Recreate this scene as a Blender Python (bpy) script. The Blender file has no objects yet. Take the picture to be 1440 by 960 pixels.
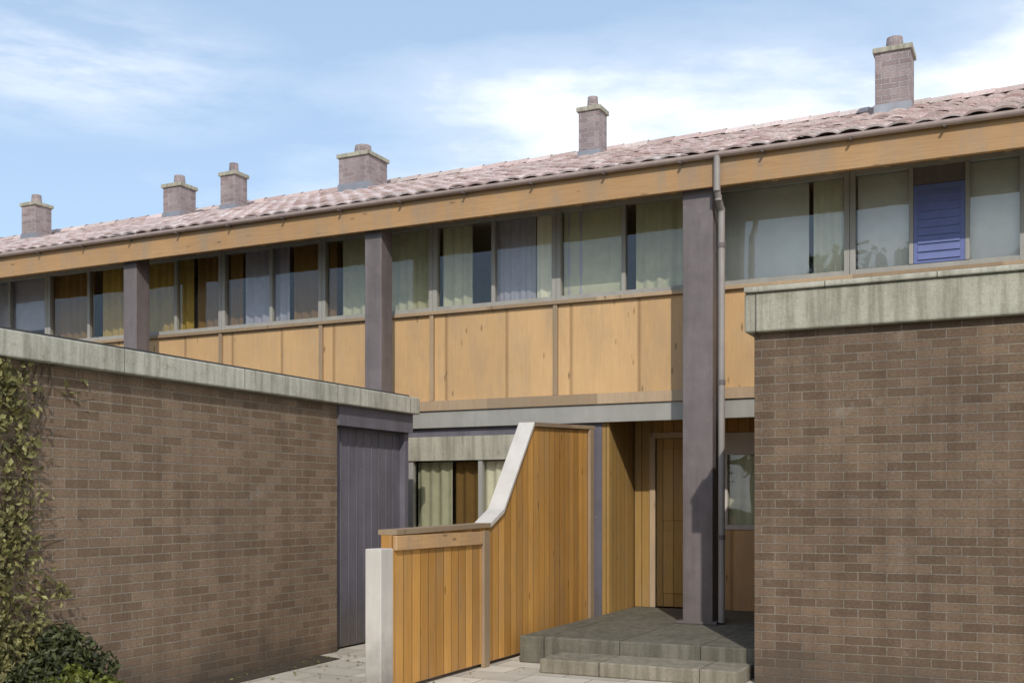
import bpy, bmesh, math, random
from mathutils import Vector, Matrix, noise
random.seed(7)
R = math.radians
C = bpy.context.scene.collection
# ------------------------------------------------------------ house frame
ANG = -math.atan2(.436, .9)
O = Vector((-2.0, 14.0, 0.0))
ROT = Matrix.Rotation(ANG, 4, 'Z')
def W(a, b, z=0.0):                       # house coordinates (along, inward, up) -> world
    return O + ROT @ Vector((a, b, z))

# ------------------------------------------------------------ materials
def new_mat(name):
    m = bpy.data.materials.new(name); m.use_nodes = True
    nt = m.node_tree; nt.nodes.clear()
    out = nt.nodes.new('ShaderNodeOutputMaterial')
    return m, nt, out
def N(nt, t, **kw):
    n = nt.nodes.new(t)
    for k, v in kw.items():
        if k.startswith('i_'):
            n.inputs[k[2:].replace('_', ' ')].default_value = v
        else: setattr(n, k, v)
    return n
def L(nt, a, b): nt.links.new(a, b)
def ramp(nt, fac, stops):
    r = nt.nodes.new('ShaderNodeValToRGB')
    while len(r.color_ramp.elements) < len(stops): r.color_ramp.elements.new(.5)
    for e, (p, c) in zip(r.color_ramp.elements, stops):
        e.position = p; e.color = (*c, 1) if len(c) == 3 else c
    L(nt, fac, r.inputs[0]); return r.outputs[0]
def uvs(nt, scale=(1,1,1)):
    tc = nt.nodes.new('ShaderNodeTexCoord'); mp = nt.nodes.new('ShaderNodeMapping')
    mp.inputs['Scale'].default_value = scale
    L(nt, tc.outputs['UV'], mp.inputs['Vector']); return mp.outputs[0]
def obs(nt, scale=(1,1,1)):
    tc = nt.nodes.new('ShaderNodeTexCoord'); mp = nt.nodes.new('ShaderNodeMapping')
    mp.inputs['Scale'].default_value = scale
    L(nt, tc.outputs['Object'], mp.inputs['Vector']); return mp.outputs[0]
def mixc(nt, fac, a, b, mode='MIX'):
    m = nt.nodes.new('ShaderNodeMix'); m.data_type = 'RGBA'; m.blend_type = mode
    for sock, v in ((m.inputs[0], fac), (m.inputs[6], a), (m.inputs[7], b)):
        if hasattr(v, 'is_output'): L(nt, v, sock)
        elif isinstance(v, (int, float)): sock.default_value = v
        else: sock.default_value = (*v, 1)
    return m.outputs[2]
def noise_n(nt, vec, scale, detail=6, rough=.6):
    n = nt.nodes.new('ShaderNodeTexNoise'); n.inputs['Scale'].default_value = scale
    n.inputs['Detail'].default_value = detail; n.inputs['Roughness'].default_value = rough
    L(nt, vec, n.inputs['Vector']); return n.outputs['Fac']
def bump(nt, h, strength, dist=.02, prev=None):
    b = nt.nodes.new('ShaderNodeBump'); b.inputs['Strength'].default_value = strength
    b.inputs['Distance'].default_value = dist; L(nt, h, b.inputs['Height'])
    if prev: L(nt, prev, b.inputs['Normal'])
    return b.outputs[0]
def principled(nt, out, col, rough=.7, nrm=None, metal=0, spec=.5):
    p = nt.nodes.new('ShaderNodeBsdfPrincipled')
    if hasattr(col, 'is_output'): L(nt, col, p.inputs['Base Color'])
    else: p.inputs['Base Color'].default_value = (*col, 1)
    if hasattr(rough, 'is_output'): L(nt, rough, p.inputs['Roughness'])
    else: p.inputs['Roughness'].default_value = rough
    p.inputs['Metallic'].default_value = metal
    p.inputs['Specular IOR Level'].default_value = spec
    if nrm: L(nt, nrm, p.inputs['Normal'])
    L(nt, p.outputs[0], out.inputs[0]); return p

def mat_brick(name, c1, c2, mortar, bw=.235, rh=.078):
    m, nt, out = new_mat(name); v = uvs(nt)
    # slight wobble so courses are not ruler straight
    nz = nt.nodes.new('ShaderNodeTexNoise'); nz.inputs['Scale'].default_value = 9
    L(nt, v, nz.inputs['Vector'])
    vm = N(nt, 'ShaderNodeVectorMath', operation='MULTIPLY_ADD')
    L(nt, nz.outputs['Color'], vm.inputs[0]); vm.inputs[1].default_value = (.006,.006,0); L(nt, v, vm.inputs[2])
    b = nt.nodes.new('ShaderNodeTexBrick')
    b.offset = .5; b.inputs['Scale'].default_value = 1
    b.inputs['Brick Width'].default_value = bw; b.inputs['Row Height'].default_value = rh
    b.inputs['Mortar Size'].default_value = .0075; b.inputs['Mortar Smooth'].default_value = .2
    b.inputs['Bias'].default_value = -.1
    b.inputs['Color1'].default_value = (*c1,1); b.inputs['Color2'].default_value = (*c2,1)
    b.inputs['Mortar'].default_value = (*mortar,1)
    L(nt, vm.outputs[0], b.inputs['Vector'])
    n1 = noise_n(nt, v, 1.1, 5); n2 = noise_n(nt, v, 45, 8, .7)
    c = mixc(nt, 1.0, b.outputs['Color'], ramp(nt, n1, [(.3,(.86,.86,.88)),(.7,(1.10,1.08,1.05))]), 'MULTIPLY')
    c = mixc(nt, 1.0, c, ramp(nt, n2, [(.25,(.6,.6,.6)),(.75,(1.35,1.33,1.3))]), 'MULTIPLY')
    # weather streaks under the coping
    st = noise_n(nt, uvs(nt, (5,.35,1)), 1.4, 4)
    c = mixc(nt, .55, c, ramp(nt, st, [(.35,(.7,.68,.66)),(.6,(1.05,1.05,1.05))]), 'MULTIPLY')
    # salts and lichen, damp near the ground
    ef = noise_n(nt, v, 2.6, 10, .72)
    c = mixc(nt, ramp(nt, ef, [(.60,(0,0,0)),(.74,(.45,.45,.45))]), c, (.34,.31,.27))
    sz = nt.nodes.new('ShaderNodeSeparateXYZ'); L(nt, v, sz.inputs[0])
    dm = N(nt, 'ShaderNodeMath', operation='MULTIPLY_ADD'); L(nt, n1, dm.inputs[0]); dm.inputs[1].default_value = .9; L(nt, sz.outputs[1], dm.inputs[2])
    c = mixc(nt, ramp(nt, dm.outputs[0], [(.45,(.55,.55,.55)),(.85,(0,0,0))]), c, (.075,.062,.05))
    inv = N(nt, 'ShaderNodeMath', operation='SUBTRACT'); inv.inputs[0].default_value = 1
    L(nt, b.outputs['Fac'], inv.inputs[1])
    bn = bump(nt, inv.outputs[0], 1.0, .02); bn = bump(nt, n2, .45, .006, bn)
    principled(nt, out, c, .9, bn, spec=.25); return m

def mat_wood(name, base, dark, board=.14, vertical=True, seam=True, rough=.62, seamdark=.22, age=.5, bv=.25):
    m, nt, out = new_mat(name)
    tc = nt.nodes.new('ShaderNodeTexCoord')
    sx = nt.nodes.new('ShaderNodeSeparateXYZ'); L(nt, tc.outputs['UV'], sx.inputs[0])
    across = sx.outputs[0] if vertical else sx.outputs[1]
    d = N(nt, 'ShaderNodeMath', operation='DIVIDE'); L(nt, across, d.inputs[0]); d.inputs[1].default_value = board
    fl = N(nt, 'ShaderNodeMath', operation='FLOOR'); L(nt, d.outputs[0], fl.inputs[0])
    fr = N(nt, 'ShaderNodeMath', operation='FRACT'); L(nt, d.outputs[0], fr.inputs[0])
    wn = nt.nodes.new('ShaderNodeTexWhiteNoise'); wn.noise_dimensions = '1D'; L(nt, fl.outputs[0], wn.inputs['W'])
    # grain
    cb = nt.nodes.new('ShaderNodeCombineXYZ'); L(nt, sx.outputs[0], cb.inputs[0]); L(nt, sx.outputs[1], cb.inputs[1]); L(nt, wn.outputs['Value'], cb.inputs[2])
    mp = nt.nodes.new('ShaderNodeMapping'); mp.inputs['Scale'].default_value = (34,1.6,9) if vertical else (1.6,34,9)
    L(nt, cb.outputs[0], mp.inputs[0])
    g = noise_n(nt, mp.outputs[0], 1.6, 8, .65)
    c = ramp(nt, g, [(.25, dark), (.7, base)])
    c = mixc(nt, 1.0, c, ramp(nt, wn.outputs['Value'], [(0,(1-bv*1.1,1-bv*1.2,1-bv*1.3)),(1,(1+bv*.8,)*3)]), 'MULTIPLY')
    w = noise_n(nt, obs(nt), .9, 5)
    c = mixc(nt, .6, c, ramp(nt, w, [(.3,(.78,.77,.78)),(.7,(1.1,1.1,1.08))]), 'MULTIPLY')
    # knots
    mk = nt.nodes.new('ShaderNodeMapping'); mk.inputs['Scale'].default_value = (7,2.2,5) if vertical else (2.2,7,5)
    L(nt, cb.outputs[0], mk.inputs[0])
    vo = nt.nodes.new('ShaderNodeTexVoronoi'); vo.inputs['Scale'].default_value = 1.0; L(nt, mk.outputs[0], vo.inputs['Vector'])
    c = mixc(nt, ramp(nt, vo.outputs['Distance'], [(.05,(.85,.85,.85)),(.13,(0,0,0))]), c, tuple(x*.35 for x in dark))
    # greyed, rain-washed patches
    ag = noise_n(nt, uvs(nt, (2.2,.5,1)), 1.6, 9, .7)
    c = mixc(nt, ramp(nt, ag, [(.46,(0,0,0)),(.72,(age,age,age))]), c, (.27,.225,.17))
    nrm = bump(nt, g, .3, .005)
    if seam:
        s1 = ramp(nt, fr.outputs[0], [(0,(0,0,0)),(.045,(1,1,1)),(.955,(1,1,1)),(1,(0,0,0))])
        c = mixc(nt, 1.0, c, ramp(nt, s1, [(0,(seamdark,seamdark*.95,seamdark*.9)),(.9,(1,1,1))]), 'MULTIPLY')
        nrm = bump(nt, s1, .8, .008, nrm)
    principled(nt, out, c, rough, nrm, spec=.35); return m

def mat_plain(name, col, rough=.7, var=.15, bumps=.2, scale=6, metal=0, spec=.4, stain=.35):
    m, nt, out = new_mat(name); v = obs(nt)
    n1 = noise_n(nt, v, scale, 8, .62); n2 = noise_n(nt, v, scale*14, 6)
    c = mixc(nt, 1.0, col, ramp(nt, n1, [(.25,(1-var,)*3),(.75,(1+var,)*3)]), 'MULTIPLY')
    st = noise_n(nt, obs(nt, (3,3,.4)), 1.7, 5)
    c = mixc(nt, stain, c, ramp(nt, st, [(.35,(.62,.61,.58)),(.62,(1.04,1.04,1.04))]), 'MULTIPLY')
    if name in ('grey_brown_paint','charcoal_paint','off_white_paint'):
        tc = nt.nodes.new('ShaderNodeTexCoord'); sz = nt.nodes.new('ShaderNodeSeparateXYZ'); L(nt, tc.outputs['Object'], sz.inputs[0])
        a_ = N(nt, 'ShaderNodeMath', operation='MULTIPLY_ADD'); L(nt, n1, a_.inputs[0]); a_.inputs[1].default_value = .6; L(nt, sz.outputs[2], a_.inputs[2])
        c = mixc(nt, ramp(nt, a_.outputs[0], [(.35,(.6,.6,.6)),(.85,(0,0,0))]), c, (.10,.085,.065))
        ch = noise_n(nt, obs(nt, (1,1,.5)), 26, 4, .7)
        c = mixc(nt, ramp(nt, ch, [(.66,(0,0,0)),(.70,(.6,.6,.6))]), c, (.30,.26,.21))
    principled(nt, out, c, rough, bump(nt, n2, bumps, .004), metal, spec); return m

def mat_slab(name, col, pitch=1.5, axis=0):
    m, nt, out = new_mat(name); v = obs(nt)
    tc = nt.nodes.new('ShaderNodeTexCoord'); sx = nt.nodes.new('ShaderNodeSeparateXYZ'); L(nt, tc.outputs['Object'], sx.inputs[0])
    d = N(nt, 'ShaderNodeMath', operation='DIVIDE'); L(nt, sx.outputs[axis], d.inputs[0]); d.inputs[1].default_value = pitch
    fr = N(nt, 'ShaderNodeMath', operation='FRACT'); L(nt, d.outputs[0], fr.inputs[0])
    fl = N(nt, 'ShaderNodeMath', operation='FLOOR'); L(nt, d.outputs[0], fl.inputs[0])
    wn = nt.nodes.new('ShaderNodeTexWhiteNoise'); wn.noise_dimensions = '1D'; L(nt, fl.outputs[0], wn.inputs['W'])
    e = .006/pitch
    jt = ramp(nt, fr.outputs[0], [(0,(0,0,0)),(e,(1,1,1)),(1-e,(1,1,1)),(1,(0,0,0))])
    n1 = noise_n(nt, v, 2.3, 9, .68); n2 = noise_n(nt, v, 55, 6, .7); st = noise_n(nt, obs(nt, (9,9,.7)), 1.5, 6, .6)
    c = mixc(nt, 1.0, col, ramp(nt, n1, [(.3,(.78,.78,.75)),(.7,(1.1,1.1,1.08))]), 'MULTIPLY')
    c = mixc(nt, 1.0, c, ramp(nt, wn.outputs['Value'], [(0,(.93,.93,.92)),(1,(1.05,1.05,1.05))]), 'MULTIPLY')
    c = mixc(nt, .55, c, ramp(nt, st, [(.38,(.45,.44,.40)),(.58,(1.04,1.04,1.04))]), 'MULTIPLY')
    c = mixc(nt, ramp(nt, noise_n(nt, v, 7, 9, .75), [(.58,(0,0,0)),(.68,(.55,.55,.55))]), c, (.20,.19,.12))
    c = mixc(nt, 1.0, c, ramp(nt, n2, [(.3,(.82,.82,.82)),(.7,(1.12,1.12,1.12))]), 'MULTIPLY')
    c = mixc(nt, 1.0, c, ramp(nt, jt, [(0,(.25,.24,.22)),(.9,(1,1,1))]), 'MULTIPLY')
    principled(nt, out, c, .92, bump(nt, n2, .4, .006, bump(nt, jt, .8, .01)), spec=.3); return m

def mat_glass(name, tint=(.72,.78,.76), refl=1.0):
    m, nt, out = new_mat(name)
    fr = nt.nodes.new('ShaderNodeFresnel'); fr.inputs['IOR'].default_value = 1.52
    nz = noise_n(nt, obs(nt), .8, 2); bn = bump(nt, nz, .12, .08)
    L(nt, bn, fr.inputs['Normal'])
    mm = N(nt, 'ShaderNodeMath', operation='MULTIPLY_ADD'); L(nt, fr.outputs[0], mm.inputs[0]); mm.inputs[1].default_value = 1.6*refl; mm.inputs[2].default_value = .05
    mm.use_clamp = True
    tr = nt.nodes.new('ShaderNodeBsdfTransparent'); tr.inputs[0].default_value = (*tint, 1)
    gl = nt.nodes.new('ShaderNodeBsdfGlossy'); gl.inputs['Roughness'].default_value = .01
    gl.inputs['Color'].default_value = (.95,.97,1,1); L(nt, bn, gl.inputs['Normal'])
    mx = nt.nodes.new('ShaderNodeMixShader'); L(nt, mm.outputs[0], mx.inputs[0]); L(nt, tr.outputs[0], mx.inputs[1]); L(nt, gl.outputs[0], mx.inputs[2])
    L(nt, mx.outputs[0], out.inputs[0]); return m

def mat_leaf(name, c1, c2, trans=.35):
    m, nt, out = new_mat(name)
    oi = nt.nodes.new('ShaderNodeNewGeometry')
    c = ramp(nt, oi.outputs['Random Per Island'], [(0, c1), (.6, c2), (1, tuple(min(1, x*1.6) for x in c2))])
    p = nt.nodes.new('ShaderNodeBsdfPrincipled'); L(nt, c, p.inputs['Base Color']); p.inputs['Roughness'].default_value = .55
    t = nt.nodes.new('ShaderNodeBsdfTranslucent'); L(nt, c, t.inputs[0])
    mx = nt.nodes.new('ShaderNodeMixShader'); mx.inputs[0].default_value = trans
    L(nt, p.outputs[0], mx.inputs[1]); L(nt, t.outputs[0], mx.inputs[2]); L(nt, mx.outputs[0], out.inputs[0]); return m

def mat_tile(name):
    m, nt, out = new_mat(name)
    tc = nt.nodes.new('ShaderNodeTexCoord')
    sx = nt.nodes.new('ShaderNodeSeparateXYZ'); L(nt, tc.outputs['UV'], sx.inputs[0])
    fa = N(nt, 'ShaderNodeMath', operation='FLOOR'); L(nt, sx.outputs[0], fa.inputs[0])
    fb = N(nt, 'ShaderNodeMath', operation='FLOOR'); L(nt, sx.outputs[1], fb.inputs[0])
    cb = nt.nodes.new('ShaderNodeCombineXYZ'); L(nt, fa.outputs[0], cb.inputs[0]); L(nt, fb.outputs[0], cb.inputs[1])
    wn = nt.nodes.new('ShaderNodeTexWhiteNoise'); wn.noise_dimensions = '2D'; L(nt, cb.outputs[0], wn.inputs['Vector'])
    c = ramp(nt, wn.outputs['Value'], [(0,(.40,.285,.26)),(.5,(.56,.43,.40)),(1,(.66,.55,.52))])
    n1 = noise_n(nt, obs(nt), 1.3, 7, .7)
    c = mixc(nt, ramp(nt, n1, [(.45,(0,0,0)),(.68,(.7,.7,.7))]), c, (.44,.41,.38))
    n2 = noise_n(nt, obs(nt), 40, 6)
    c = mixc(nt, 1.0, c, ramp(nt, n2, [(.3,(.75,.75,.75)),(.7,(1.2,1.2,1.2))]), 'MULTIPLY')
    principled(nt, out, c, .85, bump(nt, n2, .4, .006), spec=.3); return m

def mat_paving(name):
    m, nt, out = new_mat(name); v = uvs(nt)
    b = nt.nodes.new('ShaderNodeTexBrick'); b.inputs['Scale'].default_value = 1
    b.inputs['Brick Width'].default_value = .6; b.inputs['Row Height'].default_value = .4
    b.inputs['Mortar Size'].default_value = .006; b.inputs['Mortar Smooth'].default_value = .3
    b.inputs['Color1'].default_value = (.42,.38,.32,1); b.inputs['Color2'].default_value = (.60,.56,.48,1); b.inputs['Mortar'].default_value = (.2,.18,.15,1)
    L(nt, v, b.inputs['Vector'])
    n1 = noise_n(nt, v, 1.7, 8, .65); n2 = noise_n(nt, v, 60, 5)
    c = mixc(nt, 1.0, b.outputs['Color'], ramp(nt, n1, [(.3,(.8,.79,.77)),(.7,(1.1,1.1,1.1))]), 'MULTIPLY')
    inv = N(nt, 'ShaderNodeMath', operation='SUBTRACT'); inv.inputs[0].default_value = 1; L(nt, b.outputs['Fac'], inv.inputs[1])
    principled(nt, out, c, .85, bump(nt, n2, .2, .004, bump(nt, inv.outputs[0], .7, .006)), spec=.3); return m

def mat_grass(name):
    m, nt, out = new_mat(name); v = obs(nt)
    n1 = noise_n(nt, v, .35, 8, .7); n2 = noise_n(nt, v, 30, 6)
    c = ramp(nt, n1, [(.3,(.035,.05,.018)),(.7,(.075,.095,.03))])
    c = mixc(nt, 1.0, c, ramp(nt, n2, [(.3,(.6,.6,.6)),(.7,(1.4,1.4,1.3))]), 'MULTIPLY')
    principled(nt, out, c, .95, bump(nt, n2, .8, .03), spec=.2); return m

M = dict(
 brick = mat_brick('brown_brick', (.168,.118,.080), (.255,.183,.127), (.265,.22,.17)),
 brick_r = mat_brick('brown_brick_long', (.122,.084,.057), (.197,.138,.095), (.205,.168,.13)),
 chim = mat_brick('chimney_brick', (.25,.20,.205), (.36,.30,.305), (.40,.37,.37)),
 timber = mat_wood('honey_timber', (.62,.325,.085), (.46,.23,.055), .14, age=.35),
 ply = mat_wood('honey_panel', (.60,.385,.19), (.52,.325,.15), .88, rough=.55, seamdark=.6, age=.4, bv=.07),
 clay = mat_plain('clay_paint', (.46,.36,.33), .6, .1, .1, 5),
 fascia = mat_wood('fascia_board', (.60,.37,.18), (.46,.275,.125), 3.0, vertical=False, seam=False, age=.75),
 soffit = mat_wood('soffit_boards', (.66,.42,.19), (.55,.33,.14), .12, vertical=False),
 olive = mat_wood('shade_tone_boards', (.44,.275,.085), (.33,.195,.055), .14, age=.35),  # darker timber colour carries the shade of the entrance
 tan = mat_wood('tan_trim', (.42,.31,.20), (.33,.24,.15), 1.5, seam=False),
 inner_wood = mat_wood('interior_wood', (.42,.27,.07), (.26,.15,.04), .2, age=.0),
 slab = mat_slab('pale_concrete', (.50,.485,.42), 1.5, 1), slab_x = mat_slab('pale_coping', (.50,.48,.41), .9, 0),
 slab_g = mat_slab('weathered_concrete', (.42,.40,.33), 2.4, 0),
 stone_shade = mat_slab('landing_stone_shade', (.165,.155,.125), .8, 0),  # shade over the landing is put into this dark stone colour
 stone = mat_slab('step_stone', (.27,.24,.19), .95, 0),
 char = mat_plain('charcoal_paint', (.14,.13,.155), .6, .14, .15, 4, stain=.5),
 steel = mat_plain('grey_brown_paint', (.165,.14,.14), .6, .16, .25, 5, stain=.6),
 mull = mat_plain('grey_frame', (.33,.32,.29), .5, .07, .05, 5),
 ochre = mat_plain('ochre_cloth', (.50,.36,.10), .9, .12, .1, 6, stain=.1),
 umber = mat_plain('umber_cloth', (.26,.155,.05), .9, .12, .1, 6, stain=.1),
 zincp = mat_plain('grey_pipe', (.30,.27,.25), .5, .12, .1, 5),
 pale = mat_plain('pale_blind', (.92,.91,.86), .9, .05, .1, 6, stain=.1),
 white = mat_plain('off_white_paint', (.56,.52,.47), .6, .10, .08, 4, stain=.25),
 plaster = mat_plain('room_plaster', (.50,.49,.43), .9, .05, .05, 2),
 blue = mat_plain('blue_paint', (.125,.155,.34), .5, .12, .1, 6, stain=.1),
 greyblue = mat_plain('grey_blue_cloth', (.44,.44,.54), .9, .12, .1, 6, stain=.1),
 sheer = mat_plain('pale_cloth', (.92,.90,.74), .9, .08, .1, 6, stain=.1),
 green = mat_plain('sage_cloth', (.60,.61,.46), .9, .12, .1, 6, stain=.1),
 dark = mat_plain('dark_void', (.05,.05,.05), .9, .1, .1, 4),
 metal = mat_plain('zinc', (.34,.34,.36), .45, .1, .1, 6, metal=.6),
 glass = mat_glass('window_glass', (.97,.96,.90), .32), glass_s = mat_glass('window_glass_bright', (.97,.97,.93), .6),
 tile = mat_tile('clay_tiles'), pave = mat_paving('cream_paving'), grass = mat_grass('lawn'),
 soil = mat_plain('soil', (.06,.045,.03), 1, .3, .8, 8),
 asphalt = mat_plain('asphalt', (.055,.055,.055), .95, .2, .6, 3),
 bark = mat_plain('bark', (.10,.075,.055), .95, .3, .8, 10),
 leaf = mat_leaf('leaf_green', (.035,.055,.015), (.085,.11,.03)),
 leaf_o = mat_leaf('leaf_olive', (.12,.115,.04), (.27,.25,.10)),
 leaf_d = mat_leaf('leaf_dark', (.03,.035,.012), (.065,.075,.025)),
 flame = mat_leaf('grass_bright', (.07,.085,.012), (.15,.165,.03)),
)

# ------------------------------------------------------------ mesh helpers
class MB:
    def __init__(s): s.v = []; s.f = []; s.uv = []
    def face(s, pts, uv=None):
        i = len(s.v); s.v += [tuple(p) for p in pts]; s.f.append(tuple(range(i, i+len(pts))))
        if uv is None:
            n = (Vector(pts[1])-Vector(pts[0])).cross(Vector(pts[2])-Vector(pts[0]))
            n = n.normalized() if n.length > 1e-12 else Vector((0,0,1))
            if abs(n.z) > .8: uv = [(p[0], p[1]) for p in pts]
            elif abs(n.x) > abs(n.y): uv = [(p[1], p[2]) for p in pts]
            else: uv = [(p[0], p[2]) for p in pts]
        s.uv += uv; return s
    def box(s, x0, x1, y0, y1, z0, z1):
        if x0 > x1: x0, x1 = x1, x0
        if y0 > y1: y0, y1 = y1, y0
        if z0 > z1: z0, z1 = z1, z0
        p = lambda x, y, z: (x, y, z)
        s.face([p(x0,y0,z0),p(x1,y0,z0),p(x1,y0,z1),p(x0,y0,z1)])
        s.face([p(x1,y1,z0),p(x0,y1,z0),p(x0,y1,z1),p(x1,y1,z1)])
        s.face([p(x1,y0,z0),p(x1,y1,z0),p(x1,y1,z1),p(x1,y0,z1)])
        s.face([p(x0,y1,z0),p(x0,y0,z0),p(x0,y0,z1),p(x0,y1,z1)])
        s.face([p(x0,y0,z1),p(x1,y0,z1),p(x1,y1,z1),p(x0,y1,z1)])
        s.face([p(x0,y1,z0),p(x1,y1,z0),p(x1,y0,z0),p(x0,y0,z0)])
        return s
    def cyl(s, c, r0, r1, z0, z1, n=20):
        ring = lambda r, z: [(c[0]+r*math.cos(2*math.pi*i/n), c[1]+r*math.sin(2*math.pi*i/n), z) for i in range(n)]
        a, b = ring(r0, z0), ring(r1, z1)
        for i in range(n):
            j = (i+1) % n; s.face([a[i], a[j], b[j], b[i]])
        s.face(list(b)); s.face(list(reversed(a))); return s
    def tube(s, p0, p1, r0, r1, n=8):
        p0, p1 = Vector(p0), Vector(p1); d = (p1-p0).normalized()
        x = d.orthogonal().normalized(); y = d.cross(x)
        A = [p0+(x*math.cos(2*math.pi*i/n)+y*math.sin(2*math.pi*i/n))*r0 for i in range(n)]
        B = [p1+(x*math.cos(2*math.pi*i/n)+y*math.sin(2*math.pi*i/n))*r1 for i in range(n)]
        for i in range(n):
            j = (i+1) % n; s.face([A[i],A[j],B[j],B[i]])
        s.face(B); s.face(A[::-1]); return s
    def prism_x(s, poly, x0, x1):          # poly in (y,z), extruded along x
        A = [(x0, y, z) for y, z in poly]; B = [(x1, y, z) for y, z in poly]
        s.face(A[::-1]); s.face(B)
        for i in range(len(poly)):
            j = (i+1) % len(poly); s.face([A[i], A[j], B[j], B[i]])
        return s
    def build(s, name, mat, parent=None, base=(0,0,0), bevel=0, smooth=False, label=None):
        me = bpy.data.meshes.new(name)
        me.from_pydata([(v[0]-base[0], v[1]-base[1], v[2]-base[2]) for v in s.v], [], s.f)
        ul = me.uv_layers.new(name='UV')
        flat = [c for uv in s.uv for c in uv]; ul.data.foreach_set('uv', flat)
        me.materials.append(M[mat]); me.validate()
        o = bpy.data.objects.new(name, me); C.objects.link(o)
        if bevel or smooth:
            bm = bmesh.new(); bm.from_mesh(me); bmesh.ops.remove_doubles(bm, verts=bm.verts, dist=1e-5)
            bmesh.ops.recalc_face_normals(bm, faces=bm.faces); bm.to_mesh(me); bm.free()
        if bevel:
            md = o.modifiers.new('b', 'BEVEL'); md.width = bevel; md.segments = 2; md.limit_method = 'ANGLE'; md.angle_limit = R(40)
        if smooth:
            for p in me.polygons: p.use_smooth = True
        if parent: o.parent = parent
        if label: o['label'] = label
        return o

BASE = {}
def thing(name, label, cat, a, b, z=0, group=None):
    o = bpy.data.objects.new(name, None); C.objects.link(o); o.empty_display_size = .3
    o.location = W(a, b, z); o.rotation_euler = (0, 0, ANG)
    o['label'] = label; o['category'] = cat
    if group: o['group'] = group
    BASE[o.name] = (a, b, z); return o
def part(mb, name, mat, t, bevel=0, label=None, smooth=False):     # t = thing or part of a thing, mesh in house coordinates
    root = t
    while root.parent: root = root.parent
    return mb.build(name, mat, t, BASE[root.name], bevel, smooth, label)
def struct(o): o['kind'] = 'structure'; return o

# ------------------------------------------------------------ ground
def sheet(name, pts, z, mat):
    mb = MB(); mb.face([(p[0], p[1], z) for p in pts]); return struct(mb.build(name, mat))
sheet('ground', [(-400,-400),(400,-400),(400,600),(-400,600)], -.004, 'grass')
mb = MB(); mb.face([(-16,-10,0.0),(8,-10,0.0),(8,1.19,0.0),(-16,1.19,0.0)])
pv = struct(mb.build('pavement', 'pave')); pv.location = O; pv.rotation_euler = (0,0,ANG)
sheet('road', [(-200,-16),(200,-16),(200,-7.5),(-200,-7.5)], .004, 'asphalt')

# ------------------------------------------------------------ house
A0, A1 = -15.0, 12.0           # extent along
LZ = .27
FB = .8                       # facade line
h = thing('house', 'two storey house with honey timber panels under a long tiled roof', 'house', 0, 1.2, 0)
ZS, ZT, ZSOF = 4.05, 5.25, 5.33
# soffit
part(MB().box(A0, A1, 0.06, 1.45, ZSOF, ZSOF+.05), 'soffit', 'soffit', h)
# rafters under the soffit
mb = MB()
a = A0+.35
while a < A1:
    mb.box(a-.035, a+.035, .07, 1.15, ZSOF-.09, ZSOF-.002); a += .6
part(mb, 'rafter_tails', 'soffit', h, .004)
part(MB().box(A0, A1, .02, .058, ZSOF-.29, ZSOF+.04), 'fascia', 'fascia', h, .006)
# gutter: half round
mb = MB(); n = 8
pts = [( -.027-.045*math.cos(math.pi*i/n) , ZSOF+.05-.045*math.sin(math.pi*i/n)) for i in range(n+1)]
for i in range(n):
    (y0,z0),(y1,z1) = pts[i], pts[i+1]
    mb.face([(A0,y0,z0),(A1,y0,z0),(A1,y1,z1),(A0,y1,z1)])
    mb.face([(A0,y1,z1+.004),(A1,y1,z1+.004),(A1,y0,z0+.004),(A0,y0,z0+.004)])
part(mb, 'gutter', 'clay', h)
a = A0+.4
while a < A1:
    part(MB().box(a-.012, a+.012, -.082, .018, ZSOF-.012, ZSOF+.002), 'gutter_bracket', 'steel', h); a += .9
dp = MB(); path = [(4.70,-.03,ZSOF+.02),(4.70,-.03,ZSOF-.33),(4.70,.03,ZSOF-.42),(4.70,.16,ZSOF-.52),(4.70,.16,LZ+.02)]
for p0, p1 in zip(path, path[1:]): dp.tube(p0, p1, .036, .036, 14)
for p0 in path[1:4]: dp.tube(Vector(p0)+Vector((0,0,.028)), Vector(p0)-Vector((0,0,.028)), .0375, .0375, 14)
pp = part(dp, 'downpipe', 'zincp', h)
for z in (1.2, 2.9, 4.4): part(MB().cyl((4.70,.16), .043, .043, z, z+.05, 14), 'pipe_clip', 'steel', pp)
# roof of clay tiles
def roof_slope(b0, z0, b1, z1, flip=False):
    mb = MB(); roll = .24; course = .34
    Ls = math.hypot(b1-b0, z1-z0); nc = int(Ls/course); na = int((A1-A0)/roll)
    db, dz = (b1-b0)/Ls, (z1-z0)/Ls; nb, nz_ = -dz*(1 if db > 0 else -1), abs(db)
    seg = 6
    for c in range(nc):
        s0, s1 = c*Ls/nc, (c+1)*Ls/nc + .03
        for i in range(na):
            jit = random.uniform(-.006, .009) + .012*math.sin(i*.31+c*.9)*.5; sl_ = random.uniform(-.012,.012)
            for k in range(seg):
                def P(s, kk, lift):
                    t = kk/seg; hh = .034*abs(math.sin(math.pi*t))**.8 + lift + jit
                    s_ = s+sl_; return (A0+(i+t)*(A1-A0)/na, b0+db*s_+nb*hh, z0+dz*s_+nz_*hh)
                q = [P(s0,k,.022),P(s0,k+1,.022),P(s1,k+1,0),P(s1,k,0)]
                if flip: q = q[::-1]
                u = [(i+.5, c+.5)]*4
                mb.face(q, u)
                q = [P(s0,k,.0),P(s0,k+1,.0),P(s0,k+1,.022),P(s0,k,.022)]
                mb.face(q, u)
    return mb
RB, RZ = 5.0, 5.50+5.0*math.tan(R(19.3))
roof = part(roof_slope(-.04, 5.385, RB, RZ), 'roof', 'tile', h)
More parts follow.
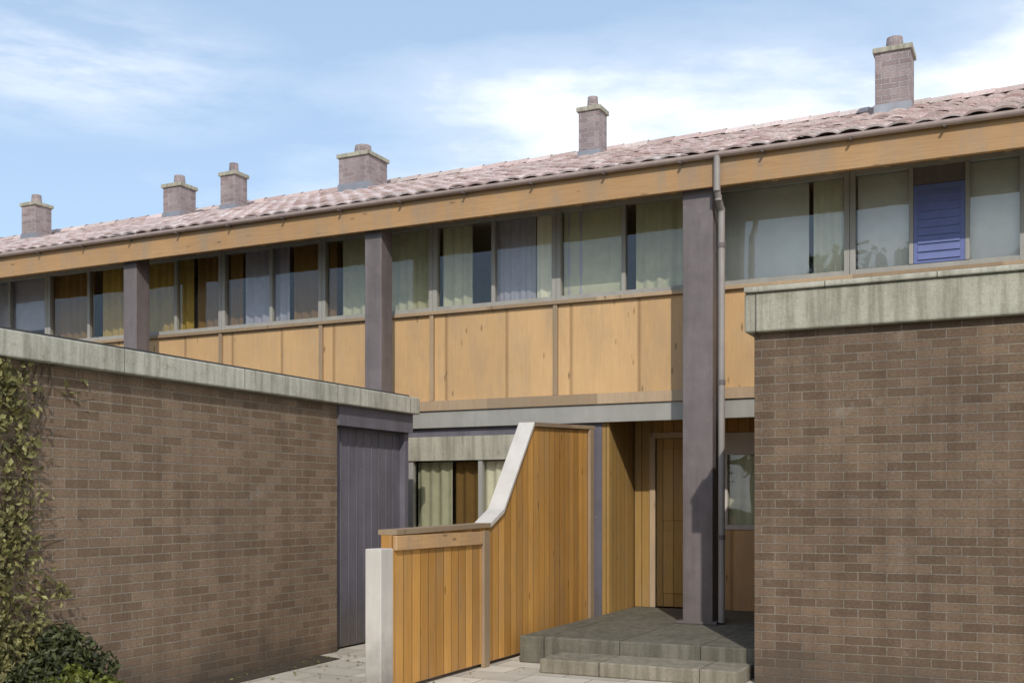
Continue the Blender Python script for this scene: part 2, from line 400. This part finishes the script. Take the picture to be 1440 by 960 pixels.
mb = MB(); mb.face([(A0,RB,RZ),(A1,RB,RZ),(A1,10,5.5),(A0,10,5.5)]); mb.face([(A0,0.062,5.365),(A1,0.062,5.365),(A1,RB,RZ-.03),(A0,RB,RZ-.03)])
part(mb, 'roof_deck', 'tile', roof)
mb = MB(); a = A0
while a < A1-.01:
    for k in range(6):
        t0, t1 = math.pi*k/6, math.pi*(k+1)/6
        mb.face([(a,RB-.12*math.cos(t0),RZ+.0+.10*math.sin(t0)),(a+.43,RB-.12*math.cos(t0),RZ+.015+.10*math.sin(t0)),
                 (a+.43,RB-.12*math.cos(t1),RZ+.015+.10*math.sin(t1)),(a,RB-.12*math.cos(t1),RZ+.10*math.sin(t1))], [(a*3+.5,.5)]*4)
    a += .42
part(mb, 'ridge_tiles', 'tile', roof)
# chimneys
for k, (a, w, top) in enumerate(((6.02,.46,7.92),(1.54,.34,7.82),(-2.72,.60,7.66),(-6.85,.42,7.68),(-5.55,.34,7.74),(-10.65,.40,7.78))):
    b = 4.3
    c = part(MB().box(a-w/2, a+w/2, b-w/2, b+w/2, 6.7, top-.16), 'chimney', 'chim', roof, .006)
    part(MB().box(a-w/2-.03, a+w/2+.03, b-w/2-.03, b+w/2+.03, top-.16, top-.09), 'chimney_cap', 'slab_g', c, .008)
    part(MB().cyl((a,b), w*.27, w*.23, top-.09, top+.10), 'chimney_pot', 'chim', c)
    part(MB().box(a-w/2-.015, a+w/2+.015, b-w/2-.015, b+w/2+.015, 6.7, 7.0+(.15)*.35), 'flashing', 'metal', c)
# end + rear walls
part(MB().box(A0, A0+.25, FB, 9.8, 0, ZSOF-.005).box(A1-.25, A1, FB, 9.8, 0, ZSOF-.005).box(A0+.25, A1-.25, 9.55, 9.8, 0, ZSOF-.005), 'wall', 'brick', h)
for aa in (A0+.002, A1-.25):
    mb = MB(); mb.prism_x([(1.3,ZSOF),(9.8,ZSOF),(9.8,5.4),(RB,RZ-.06),(1.3,5.9)], aa, aa+.24)
    part(mb, 'gable', 'brick', h)
# floor slab between storeys and beam
part(MB().box(A0+.25, A1-.25, FB+.06, 9.55, 2.86, 3.06), 'floor_slab', 'slab_g', h)
# spandrels, one per bay of 1.76 m
BAY = 1.76; a_first = .68-BAY*8
lines = [a_first+BAY*k for k in range(0, 15)]
lines = [x for x in lines if A0+.25 < x < A1-.3]
edges = [A0+.25]+lines+[A1-.25]
for i in range(len(edges)-1):
    x0, x1 = edges[i]+.03, edges[i+1]-.03
    if x1-x0 < .2: continue
    part(MB().box(x0, x1, FB, FB+.05, 2.932, ZS), 'spandrel_panel', 'ply', h, .004)
# continuous sill and head
part(MB().box(A0+.25, A1-.25, FB-.05, FB+.10, ZS+.002, ZS+.05), 'sill', 'tan', h, .006)
part(MB().box(A0+.25, A1-.25, FB+.0, FB+.10, ZT, ZSOF-.003), 'head_beam', 'soffit', h, .004)
part(MB().box(A0+.25, A1-.25, FB-.035, FB+.06, 2.80, 2.93), 'lower_trim', 'tan', h, .004)
part(MB().box(A0+.25, A1-.25, FB-.01, FB+.06, 2.58, 2.797), 'edge_beam', 'mull', h, .004)
for x in lines:
    part(MB().box(x-.027, x+.027, FB-.035, FB+.08, 2.932, ZS-.002), 'cover_strip', 'tan', h, .003)
# upper windows
def curtain_mb(x0, x1, y, z0, z1, amp=.018):
    mb = MB(); n = max(6, int((x1-x0)/.02)); pr = None
    ph = random.random()*6
    for i in range(n+1):
        x = x0+(x1-x0)*i/n; yy = y+amp*math.sin(x*42+ph)+amp*.5*math.sin(x*17+ph*2)
        if pr: mb.face([(pr[0],pr[1],z0),(x,yy,z0),(x,yy,z1),(pr[0],pr[1],z1)])
        pr = (x, yy)
    return mb
for i in range(len(edges)-1):
    x0, x1 = edges[i], edges[i+1]
    if x1-x0 < .5: continue
    mid = (x0+x1)/2; big = mid > 4.3
    mb = MB(); f = .045
    mb.box(x0+.002, x0+.06, FB, FB+.09, ZS+.052, ZT-.002); mb.box(x1-.06, x1-.002, FB, FB+.09, ZS+.052, ZT-.002)
    mb.box(x0+.06, x1-.06, FB+.005, FB+.085, ZS+.052, ZS+.11); mb.box(x0+.06, x1-.06, FB+.005, FB+.085, ZT-.055, ZT-.002)
    if not big: mb.box(mid-.025, mid+.025, FB+.01, FB+.08, ZS+.11, ZT-.055)
    w = part(mb, 'window', 'mull', h, .003)
    mb = MB(); mb.face([(x0+.05,FB+.05,ZS+.10),(x1-.05,FB+.05,ZS+.10),(x1-.05,FB+.05,ZT-.05),(x0+.05,FB+.05,ZT-.05)])
    part(mb, 'pane', 'glass_s' if big else 'glass', w)
# rooms: back wall, ceilings, side partitions
part(MB().box(A0+.3, -1.2, 3.6, 3.7, 3.06, ZSOF-.01), 'room_wall', 'inner_wood', h, label='dark wood lined wall seen through the left windows')
part(MB().box(-1.2+.002, 4.2, 2.6, 2.7, 3.06, ZSOF-.01), 'room_wall', 'green', h)
part(MB().box(4.2+.002, A1-.3, 2.6, 2.7, 3.06, ZSOF-.01), 'room_wall', 'plaster', h, label='pale wall seen through the right windows')
part(MB().box(A0+.3, A1-.3, FB+.3, 9.5, ZSOF-.06, ZSOF-.02), 'ceiling', 'white', h)
mb = MB()
for x in (-8.12, -4.6, -1.08, 4.2): mb.box(x-.05, x+.05, FB+.12, 9.4, 3.06, ZSOF-.065)
part(mb, 'partition', 'inner_wood', h)
def curt(x0, x1, mat, z0=ZS-.3, z1=ZT-.02, lab=None):
    part(curtain_mb(x0, x1, FB+.125, z0, z1), 'curtain', mat, h, label=lab)
def blind(x0, x1, mat, z0, z1=ZT-.03):
    mb = MB(); n = 10; y = FB+.115
    for i in range(n):
        za, zb = z0+(z1-z0)*i/n, z0+(z1-z0)*(i+1)/n
        mb.face([(x0,y+.004*math.sin(i*1.3+x0),za),(x1,y+.004*math.sin(i*1.1+x1),za),(x1,y+.004*math.sin((i+1)*1.1+x1),zb),(x0,y+.004*math.sin((i+1)*1.3+x0),zb)])
    mb.box(x0, x1, y-.008, y+.008, z0-.02, z0-.001)
    part(mb, 'roller_blind', mat, h)
curt(-.2, .62, 'green'); curt(.78, 1.20, 'green'); curt(1.62, 1.95, 'greyblue'); curt(1.97,2.1,'greyblue'); curt(1.55, 2.05, 'greyblue', lab='grey blue curtain'); curt(2.12, 2.36, 'sheer'); curt(2.5, 2.75, 'greyblue'); blind(2.50, 3.26, 'green', 4.15); curt(3.1, 3.3, 'green'); pass
curt(5.55, 5.9, 'sheer'); blind(4.27, 5.50, 'pale', 4.14)
for x in (6.60, 7.16): part(MB().box(x-.022, x+.022, FB-.004, FB+.088, ZS+.112, ZT-.057), 'mullion', 'mull', h, .003)
part(MB().box(6.624, 7.136, FB+.01, FB+.05, 5.005, ZT-.057), 'vent_panel', 'steel', h, .003)
sh = part(MB().box(6.624, 7.136, FB-.002, FB+.045, ZS+.112, 5.0), 'shutter', 'blue', h, .004, label='blue shutter')
mb = MB()
for k in range(9): mb.prism_x([(FB-.016, 4.20+k*.085), (FB-.0025, 4.20+k*.085), (FB-.0025, 4.262+k*.085)], 6.67, 7.09)
part(mb, 'slats', 'blue', sh)
blind(6.03, 7.66, 'pale', 4.14); curt(7.8, 8.3, 'sheer'); blind(7.78, 9.42, 'pale', 4.3)
curt(-4.42, -3.45, 'ochre', lab='ochre curtain'); curt(-3.40, -2.55, 'umber', lab='dark brown curtain'); curt(-2.48, -1.70, 'greyblue', lab='grey blue curtain'); curt(-1.62, -.9, 'umber', lab='dark brown curtain')
curt(-.80, -.3, 'green'); curt(-6.35, -5.5, 'umber'); blind(-7.7, -6.5, 'greyblue', 4.4); curt(-5.3, -4.7, 'ochre'); curt(-9.8, -8.3, 'green'); blind(-12.9, -11.6, 'umber', 4.5); curt(3.45,4.1,'green')
# posts on the eaves line
for a in (-12.35, -8.12, -3.93, .20, 4.44, 8.66):
    z0 = LZ if 3 < a < 5.5 else 0
    hw = .17 if 3 < a < 5.5 else .125
    p = part(MB().box(a-hw, a+hw, .12, .38, z0, ZSOF-.1), 'post', 'steel', h, .008)
    part(MB().box(a-hw-.03, a+hw+.03, .09, .41, ZSOF-.16, ZSOF-.1), 'post_head', 'steel', p, .005)
    part(MB().box(a-hw-.06, a+hw+.06, .06, .44, z0+.001, z0+.03), 'base_plate', 'steel', p, .004)
# ground storey facade
part(MB().box(A0+.25, 0.15, FB+.02, FB+.2, 0, 2.66), 'ground_wall', 'brick', h)
part(MB().box(.15, 3.03, FB+.05, FB+.09, 0, .95).box(.15,.3,FB+.05,FB+.09,.95,2.66).box(2.45,3.03,FB+.05,FB+.09,.95,2.66).box(.3,2.45,FB+.05,FB+.09,2.47,2.578), 'ground_wall', 'char', h, label='charcoal wall beside the entrance')
mb = MB(); mb.box(.3,.37,FB+.02,FB+.1,.95,2.15).box(2.38,2.45,FB+.02,FB+.1,.95,2.15).box(.37,2.38,FB+.02,FB+.1,.95,1.02).box(1.34,1.40,FB+.02,FB+.1,1.02,2.15)
w = part(mb, 'window', 'mull', h, .004)
mb = MB(); mb.face([(.35,FB+.07,1.0),(2.4,FB+.07,1.0),(2.4,FB+.07,2.15),(.35,FB+.07,2.15)]); part(mb, 'pane', 'glass', w)
part(MB().box(.3, 2.45, FB+.0, FB+.1, 2.152, 2.465), 'window_header', 'slab_g', w, .006)
part(MB().box(.0,3.0,2.0,2.1,0,2.8), 'room_wall', 'plaster', h)
part(curtain_mb(1.3, 2.42, FB+.16, 1.0, 2.14), 'curtain', 'sheer', h)
part(curtain_mb(.36, .9, FB+.16, 1.0, 2.14), 'curtain', 'green', h)
part(curtain_mb(.92, 1.29, FB+.2, 1.0, 2.14), 'curtain', 'umber', h)
# entrance side: timber boards with shade in their colour, door, slot window
FB0 = FB; FB = 1.75
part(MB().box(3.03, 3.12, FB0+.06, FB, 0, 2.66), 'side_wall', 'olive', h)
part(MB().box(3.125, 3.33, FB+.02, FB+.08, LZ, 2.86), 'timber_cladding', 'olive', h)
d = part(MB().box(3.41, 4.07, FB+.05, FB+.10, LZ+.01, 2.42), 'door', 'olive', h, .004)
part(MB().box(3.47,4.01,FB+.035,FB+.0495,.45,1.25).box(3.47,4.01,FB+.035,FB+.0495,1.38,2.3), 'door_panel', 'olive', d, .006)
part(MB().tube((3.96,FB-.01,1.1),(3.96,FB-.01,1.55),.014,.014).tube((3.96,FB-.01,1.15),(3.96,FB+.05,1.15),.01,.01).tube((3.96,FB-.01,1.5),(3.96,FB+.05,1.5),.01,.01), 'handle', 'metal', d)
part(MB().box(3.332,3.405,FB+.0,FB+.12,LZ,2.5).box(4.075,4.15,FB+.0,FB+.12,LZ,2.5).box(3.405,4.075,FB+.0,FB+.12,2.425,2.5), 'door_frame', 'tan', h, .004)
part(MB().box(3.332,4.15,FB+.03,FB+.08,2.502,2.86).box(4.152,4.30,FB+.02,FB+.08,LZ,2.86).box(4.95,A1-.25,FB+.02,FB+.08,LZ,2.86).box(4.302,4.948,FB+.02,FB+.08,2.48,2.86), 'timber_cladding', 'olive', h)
part(MB().box(4.302,4.948,FB+.015,FB+.08,LZ,1.27), 'apron_panel', 'ply', h)
w = part(MB().box(4.302,4.345,FB+.0,FB+.1,1.272,2.2).box(4.905,4.948,FB+.0,FB+.1,1.272,2.2).box(4.302,4.948,FB+.0,FB+.1,2.202,2.475).box(4.345,4.905,FB+.0,FB+.1,1.272,1.33), 'window', 'white', h, .004)
mb = MB(); mb.face([(4.33,FB+.06,1.3),(4.93,FB+.06,1.3),(4.93,FB+.06,2.22),(4.33,FB+.06,2.22)]); part(mb, 'pane', 'glass', w)
part(curtain_mb(4.33,4.93,FB+.13,1.3,2.22), 'curtain', 'green', h)
part(MB().box(4.5,5.7,3.3,3.4,.3,2.8), 'room_wall', 'green', h)
FB = FB0
part(MB().box(3.03, A1-.3, FB+.062, 1.83, 2.80, 2.857), 'porch_ceiling', 'soffit', h)

# ------------------------------------------------------------ entrance steps
s = thing('entrance_steps', 'two worn grey stone steps up to the entrance landing with shade in its stone colour', 'steps', 4.2, -1.2, 0)
part(MB().box(3.13, 5.565, -1.70, 1.76, 0.001, LZ-.002), 'landing', 'stone_shade', s, .012)
part(MB().box(3.60, 5.50, -2.25, -1.702, 0.001, LZ*.5), 'step', 'stone', s, .012)

# ------------------------------------------------------------ left brick garage
g = thing('brick_garage', 'low brown brick garage on the left with a pale concrete roof edge', 'garage', 1.03, -5, 0)
GZ = 2.66
part(MB().box(.80, 1.03, -9.6, -1.86, 0, GZ).box(-5.0,.798,-9.6,-9.37,0,GZ).box(-5.0,-4.77,-9.37,-.33,0,GZ).box(-4.77,.79,-.56,-.33,0,GZ), 'wall', 'brick', g, .004)
part(MB().box(-5.15, 1.13, -9.75, -.28, GZ+.002, GZ+.20), 'roof_slab', 'slab', g, .012)
part(MB().box(-5.05, 1.04, -9.65, -.38, GZ+.202, GZ+.23), 'roof_felt', 'asphalt', g)
part(MB().box(.80, 1.06, -1.858, -.33, 2.44, GZ), 'lintel', 'char', g)
d = part(MB().box(.86, .93, -1.80, -.42, .02, 2.438), 'door', 'char', g, .004)
mb = MB()
for k in range(1, 9): mb.box(.93, .938, -1.80+k*.153-.008, -1.80+k*.153+.008, .05, 2.42)
part(mb, 'door_ribs', 'char', d)
part(MB().tube((.975,-.58,1.0),(.975,-.58,1.25),.012,.012).tube((.93,-.58,1.02),(.975,-.58,1.02),.008,.008).tube((.93,-.58,1.23),(.975,-.58,1.23),.008,.008), 'handle', 'metal', d)
part(MB().box(.81,1.0,-1.858,-1.80,0.01,2.438), 'door_jamb', 'char', g, .004); part(MB().box(.81,1.0,-.42,-.332,.01,2.438), 'door_jamb', 'char', g, .004)

# ------------------------------------------------------------ right brick wing
r = thing('brick_wing', 'tall brown brick wing on the right capped by a thick pale concrete terrace edge', 'brick wing', 8, -1.97, 0)
part(MB().box(5.57, 11.5, -1.97, -1.74, 0, 3.105).box(5.57, 5.80, -1.738, FB-.03, 0, 3.105).box(11.27,11.5,-1.738,FB-.03,0,3.105), 'wall', 'brick_r', r, .004)
part(MB().box(5.50, 11.6, -2.05, FB-.035, 3.107, 3.45), 'terrace_slab', 'slab_g', r, .015)
part(MB().box(5.50, 11.6, -2.08, -1.80, 3.452, 3.50), 'coping', 'slab_x', r, .012)

# ------------------------------------------------------------ timber screen between the drive and the entrance
t = thing('timber_screen', 'honey timber boarded screen with a raked top rising toward the entrance', 'screen', 2.95, -2, 0)
prof = [(-3.80,1.33),(-2.05,1.36),(-1.75,1.50),(-1.02,2.42),(.74,2.49)]
poly = [(-3.80,.04)]+prof+[(.74,.04)]
part(MB().prism_x([(b,z) for b,z in poly][::-1], 2.83, 2.955), 'board_panel', 'timber', t)
for nm, mt, segs in (('capping','tan',(0,)), ('raked_capping','white',(1,2)), ('capping','tan',(3,))):
    mb = MB()
    for i in segs:
        (b0,z0),(b1,z1) = prof[i], prof[i+1]
        mb.prism_x([(b0,z0+.002),(b1,z1+.002),(b1,z1+.045),(b0,z0+.045)][::-1], 2.80, 2.985)
    part(mb, nm, mt, t)
part(MB().box(2.80,2.955,-4.0,-3.805,0,1.22), 'end_post', 'white', t, .008, label='off white end post')
for b in (-2.15, .62):
    z1 = 1.33 if b < -2 else 2.48
    part(MB().box(2.957,2.995,b-.06,b+.06,.0,z1), 'rail_post', 'tan', t, .005)
part(MB().box(2.957,2.985,-3.80,-2.22,1.20,1.325), 'top_rail', 'fascia', t, .005)

# ------------------------------------------------------------ vegetation
def leaf_cloud(mb, pts_fn, n, size, flat=.4):
    for _ in range(n):
        p, out = pts_fn()
        d = Vector((random.gauss(0,1), random.gauss(0,1), random.gauss(0,1)))
        if out is not None: d = d*flat*2 + Vector(out)
        d.normalize(); x = d.orthogonal().normalized()
        x.rotate(Matrix.Rotation(random.random()*6.28, 3, d)); y = d.cross(x)
        s = size*random.uniform(.6, 1.4); p = Vector(p)
        mb.face([p-x*s*.5, p+y*s*.32+d*s*.1, p+x*s*.6, p-y*s*.32+d*s*.1], [(0,0)]*4)
def tree(x, y, hh, cr, label, mat='leaf', n=9000, group='trees across the road', lsize=.28):
    t = bpy.data.objects.new('tree', None); C.objects.link(t); t.location = (x,y,0)
    t['label'] = label; t['category'] = 'tree'; t['group'] = group
    mb = MB(); mb.tube((0,0,-.1),(0.1,0,hh*.4), .24, .17); mb.tube((.1,0,hh*.4),(0,.1,hh*.8), .17, .05)
    cl = []
    for k in range(16):
        th = random.random()*6.28; ph = random.uniform(-.5,1); rr = cr*random.uniform(.45,.9)
        c = Vector((math.cos(th)*rr*math.cos(ph), math.sin(th)*rr*math.cos(ph), hh*.62+math.sin(ph)*hh*.33))
        cl.append((c, cr*random.uniform(.28,.5)))
        mb.tube((0.05,0,hh*random.uniform(.35,.6)), c, .07, .02, 6)
    mb.build('trunk', 'bark', t)
    mb = MB()
    def fn():
        c, rad = random.choice(cl); d = Vector((random.gauss(0,1),random.gauss(0,1),random.gauss(0,.8))).normalized()
        return c + d*rad*random.random()**.4, d
    leaf_cloud(mb, fn, n, lsize)
    mb.build('crown', mat, t)
    return t
for (x,y,hh,cr,lab,mt) in ((-9,-21,12,4.5,'tall broad green tree across the road behind the viewer','leaf'),(0,-23,14,5,'highest broad green tree across the road behind the viewer','leaf'),
      (8,-20,8,3.2,'small olive tree across the road behind the viewer','leaf_o'),(-18,-22,13,5,'dark dense tree across the road furthest left','leaf_d'),
      (-27,-19,11,4.5,'olive broad tree at the far end across the road','leaf_o')):
    tree(x, y, hh, cr, lab, mt, 6000, lsize=.5)
# climbing plant on the left end of the garage wall
cp = thing('climbing_plant', 'sparse olive climbing plant on the near end of the brown brick garage wall', 'climbing plant', 1.05, -6.6, 0)
mb = MB(); stems = MB(); trail = []
for k in range(22):
    b = -7.4 + k*.075; p = Vector((1.04, b, 0)); lean = random.uniform(-.02,.07); hmax = 2.62 if b < -6.0 else random.uniform(.5,1.7)
    while p.z < hmax:
        q = p + Vector((0, random.uniform(-.05,.05)+lean*.5, .12)); q.x = 1.04+random.uniform(0,.012)
        stems.tube(p, q, .006, .005, 5); trail.append(q.copy()); p = q
        if random.random() < .3:
            e = q
            for _ in range(4):
                e2 = e + Vector((random.uniform(0,.02), random.uniform(-.02,.11), random.uniform(-.03,.06)))
                stems.tube(e, e2, .003, .0025, 4); trail.append(e2.copy()); e = e2
def fn():
    while True:
        q = random.choice(trail)
        z = q.z+random.uniform(-.07,.07); b = q.y+random.gauss(0,.05)
        dens = min(1, max(.05, (-5.72-b)*2.2)) + .8*noise.noise(Vector((b*2.2, z*2.2, 3)))
        if random.random() < dens and .02 < z < 2.64: return (1.045+random.random()**2*.11, b, z), (1,0,-.3)
leaf_cloud(mb, fn, 8000, .05); leaf_cloud(mb, fn, 2500, .028); leaf_cloud(mb, fn, 600, .085)
part(stems, 'stem', 'bark', cp); part(mb, 'leaves', 'leaf_o', cp)
# bushes at the wall foot
def bush(a, b, rad, hh, n, mat, label, size=.05):
    o = thing('shrub', label, 'shrub', a, b, 0, None)
    mb = MB(); st = MB()
    cl = [(Vector((a+random.uniform(-.5,.5)*rad*1.3, b+random.uniform(-.5,.5)*rad*1.6, hh*random.uniform(.25,.75))), rad*random.uniform(.35,.55)) for _ in range(11)]
    for c, rr in cl: st.tube((a,b,0), c, .014, .006, 5)
    def f():
        c, rr = random.choice(cl); d = Vector((random.gauss(0,1),random.gauss(0,1),random.gauss(0,1))).normalized()
        p = c+d*rr*random.random()**.4; p.z = max(p.z,.03); return p, d
    leaf_cloud(mb, f, n, size); part(st, 'stem', 'bark', o); part(mb, 'leaves', mat, o)
bush(1.30, -5.80, .34, .78, 5200, 'leaf_d', 'dark green rounded shrub at the foot of the brown garage wall beside the climbing plant')
bush(1.60, -5.95, .30, .40, 5200, 'flame', 'small yellow green shrub at the lower left corner in front of the darker shrub')
mb = MB(); mb.face([(1.035,-9.6,.006),(1.95,-9.6,.006),(1.75,-4.9,.006),(1.45,-4.3,.006),(1.38,-2.3,.006),(1.035,-2.2,.006)])  # planting bed; its narrow far end is a dark strip standing in for shade
so = struct(mb.build('bed_and_shade_strip', 'soil')); so.location = O; so.rotation_euler = (0,0,ANG)

mb = MB()
for _ in range(420):
    a = 1.1+abs(random.gauss(0,.45)) if random.random() < .6 else random.uniform(1.2,5.4)
    b = random.uniform(-7,-1.9); q = W(a, b, .012+random.random()*.006); th = random.random()*6.28; l = random.uniform(.012,.03)
    d = Vector((math.cos(th),math.sin(th),random.uniform(-.1,.3)))*l; e = Vector((-math.sin(th),math.cos(th),random.uniform(-.1,.3)))*l*.5
    mb.face([q-d, q+e, q+d, q-e], [(0,0)]*4)
lt = mb.build('fallen_leaves', 'leaf_o'); lt['kind'] = 'stuff'; lt['label'] = 'small dry leaves scattered over the cream paving'; lt['category'] = 'fallen leaves'
# ------------------------------------------------------------ sky, sun, camera
to_sun_h = Vector((.03,-1.0)).normalized(); EL = R(37)
az = math.atan2(to_sun_h.x, to_sun_h.y)          # clockwise from +Y
w = bpy.data.worlds.new('World'); bpy.context.scene.world = w; w.use_nodes = True
nt = w.node_tree; nt.nodes.clear()
out = nt.nodes.new('ShaderNodeOutputWorld'); bg = nt.nodes.new('ShaderNodeBackground'); bg.inputs[1].default_value = .15
sky = nt.nodes.new('ShaderNodeTexSky'); sky.sky_type = 'NISHITA'; sky.sun_disc = False
sky.sun_elevation = EL; sky.sun_rotation = az; sky.air_density = 1.0; sky.dust_density = 1.2; sky.ozone_density = 1.5
tc = nt.nodes.new('ShaderNodeTexCoord')
sx = nt.nodes.new('ShaderNodeSeparateXYZ'); L(nt, tc.outputs['Generated'], sx.inputs[0])
# project the direction on a cloud layer
zc = N(nt, 'ShaderNodeMath', operation='MAXIMUM'); L(nt, sx.outputs[2], zc.inputs[0]); zc.inputs[1].default_value = 0
za = N(nt, 'ShaderNodeMath', operation='ADD'); L(nt, zc.outputs[0], za.inputs[0]); za.inputs[1].default_value = .12
dx = N(nt, 'ShaderNodeMath', operation='DIVIDE'); L(nt, sx.outputs[0], dx.inputs[0]); L(nt, za.outputs[0], dx.inputs[1])
dy = N(nt, 'ShaderNodeMath', operation='DIVIDE'); L(nt, sx.outputs[1], dy.inputs[0]); L(nt, za.outputs[0], dy.inputs[1])
cb = nt.nodes.new('ShaderNodeCombineXYZ'); L(nt, dx.outputs[0], cb.inputs[0]); L(nt, dy.outputs[0], cb.inputs[1])
mp = nt.nodes.new('ShaderNodeMapping'); L(nt, cb.outputs[0], mp.inputs[0])
mp.inputs['Location'].default_value = (3.1, .6, 0); mp.inputs['Scale'].default_value = (.75, 1.1, 1)
cn = noise_n(nt, mp.outputs[0], 1.15, 9, .56)
# more cloud low on the right (+x) side of the sky
m1 = N(nt, 'ShaderNodeMath', operation='MULTIPLY_ADD'); L(nt, sx.outputs[0], m1.inputs[0]); m1.inputs[1].default_value = .42; L(nt, cn, m1.inputs[2])
m2 = N(nt, 'ShaderNodeMath', operation='MULTIPLY_ADD'); L(nt, sx.outputs[2], m2.inputs[0]); m2.inputs[1].default_value = -1.5; L(nt, m1.outputs[0], m2.inputs[2])
m3 = N(nt, 'ShaderNodeMath', operation='ADD'); L(nt, m2.outputs[0], m3.inputs[0]); m3.inputs[1].default_value = .37
cf = ramp(nt, m3.outputs[0], [(.30,(.02,.02,.02)),(.44,(.25,.25,.25)),(.57,(1,1,1))])
# a wisp of high cloud in the west
dd = N(nt, 'ShaderNodeVectorMath', operation='DISTANCE'); dm_ = nt.nodes.new('ShaderNodeMapping'); dm_.inputs['Scale'].default_value = (.55,1,1.9)
L(nt, tc.outputs['Generated'], dm_.inputs[0]); L(nt, dm_.outputs[0], dd.inputs[0]); dd.inputs[1].default_value = (-.34*.55, .87, .345*1.9)
wm = nt.nodes.new('ShaderNodeMapping'); wm.inputs['Scale'].default_value = (5, 5, 22); wm.inputs['Rotation'].default_value = (0, R(-12), 0); L(nt, tc.outputs['Generated'], wm.inputs[0])
wn_ = noise_n(nt, wm.outputs[0], 1.2, 9, .6)
wf = mixc(nt, 1.0, ramp(nt, dd.outputs['Value'], [(0,(.62,.62,.62)),(.12,(0,0,0))]), ramp(nt, wn_, [(.36,(.1,.1,.1)),(.60,(1,1,1))]), 'MULTIPLY')
cf = mixc(nt, 1.0, cf, wf, 'ADD')
base = mixc(nt, .42, sky.outputs[0], (4.5,6.0,7.9))
cm = mixc(nt, cf, base, (8.6,8.8,9.0))
L(nt, cm, bg.inputs[0]); L(nt, bg.outputs[0], out.inputs[0])
sl = bpy.data.lights.new('sun', 'SUN'); sl.energy = 3.0; sl.angle = R(.6); sl.color = (1,.95,.87)
so = bpy.data.objects.new('sun', sl); C.objects.link(so)
sd = Vector((to_sun_h.x*math.cos(EL), to_sun_h.y*math.cos(EL), math.sin(EL)))
so.rotation_euler = sd.to_track_quat('Z','Y').to_euler()
cam = bpy.data.cameras.new('camera'); co = bpy.data.objects.new('camera', cam); C.objects.link(co)
co.location = (0,0,1.6); co.rotation_euler = (R(90),0,0)
cam.sensor_width = 36; cam.lens = 36*1550/1440; cam.shift_y = (707-480)/1440; cam.clip_end = 2000; cam.clip_start = .05
sc = bpy.context.scene; sc.camera = co
sc.view_settings.view_transform = 'Standard'; sc.view_settings.look = 'None'; sc.view_settings.exposure = 0
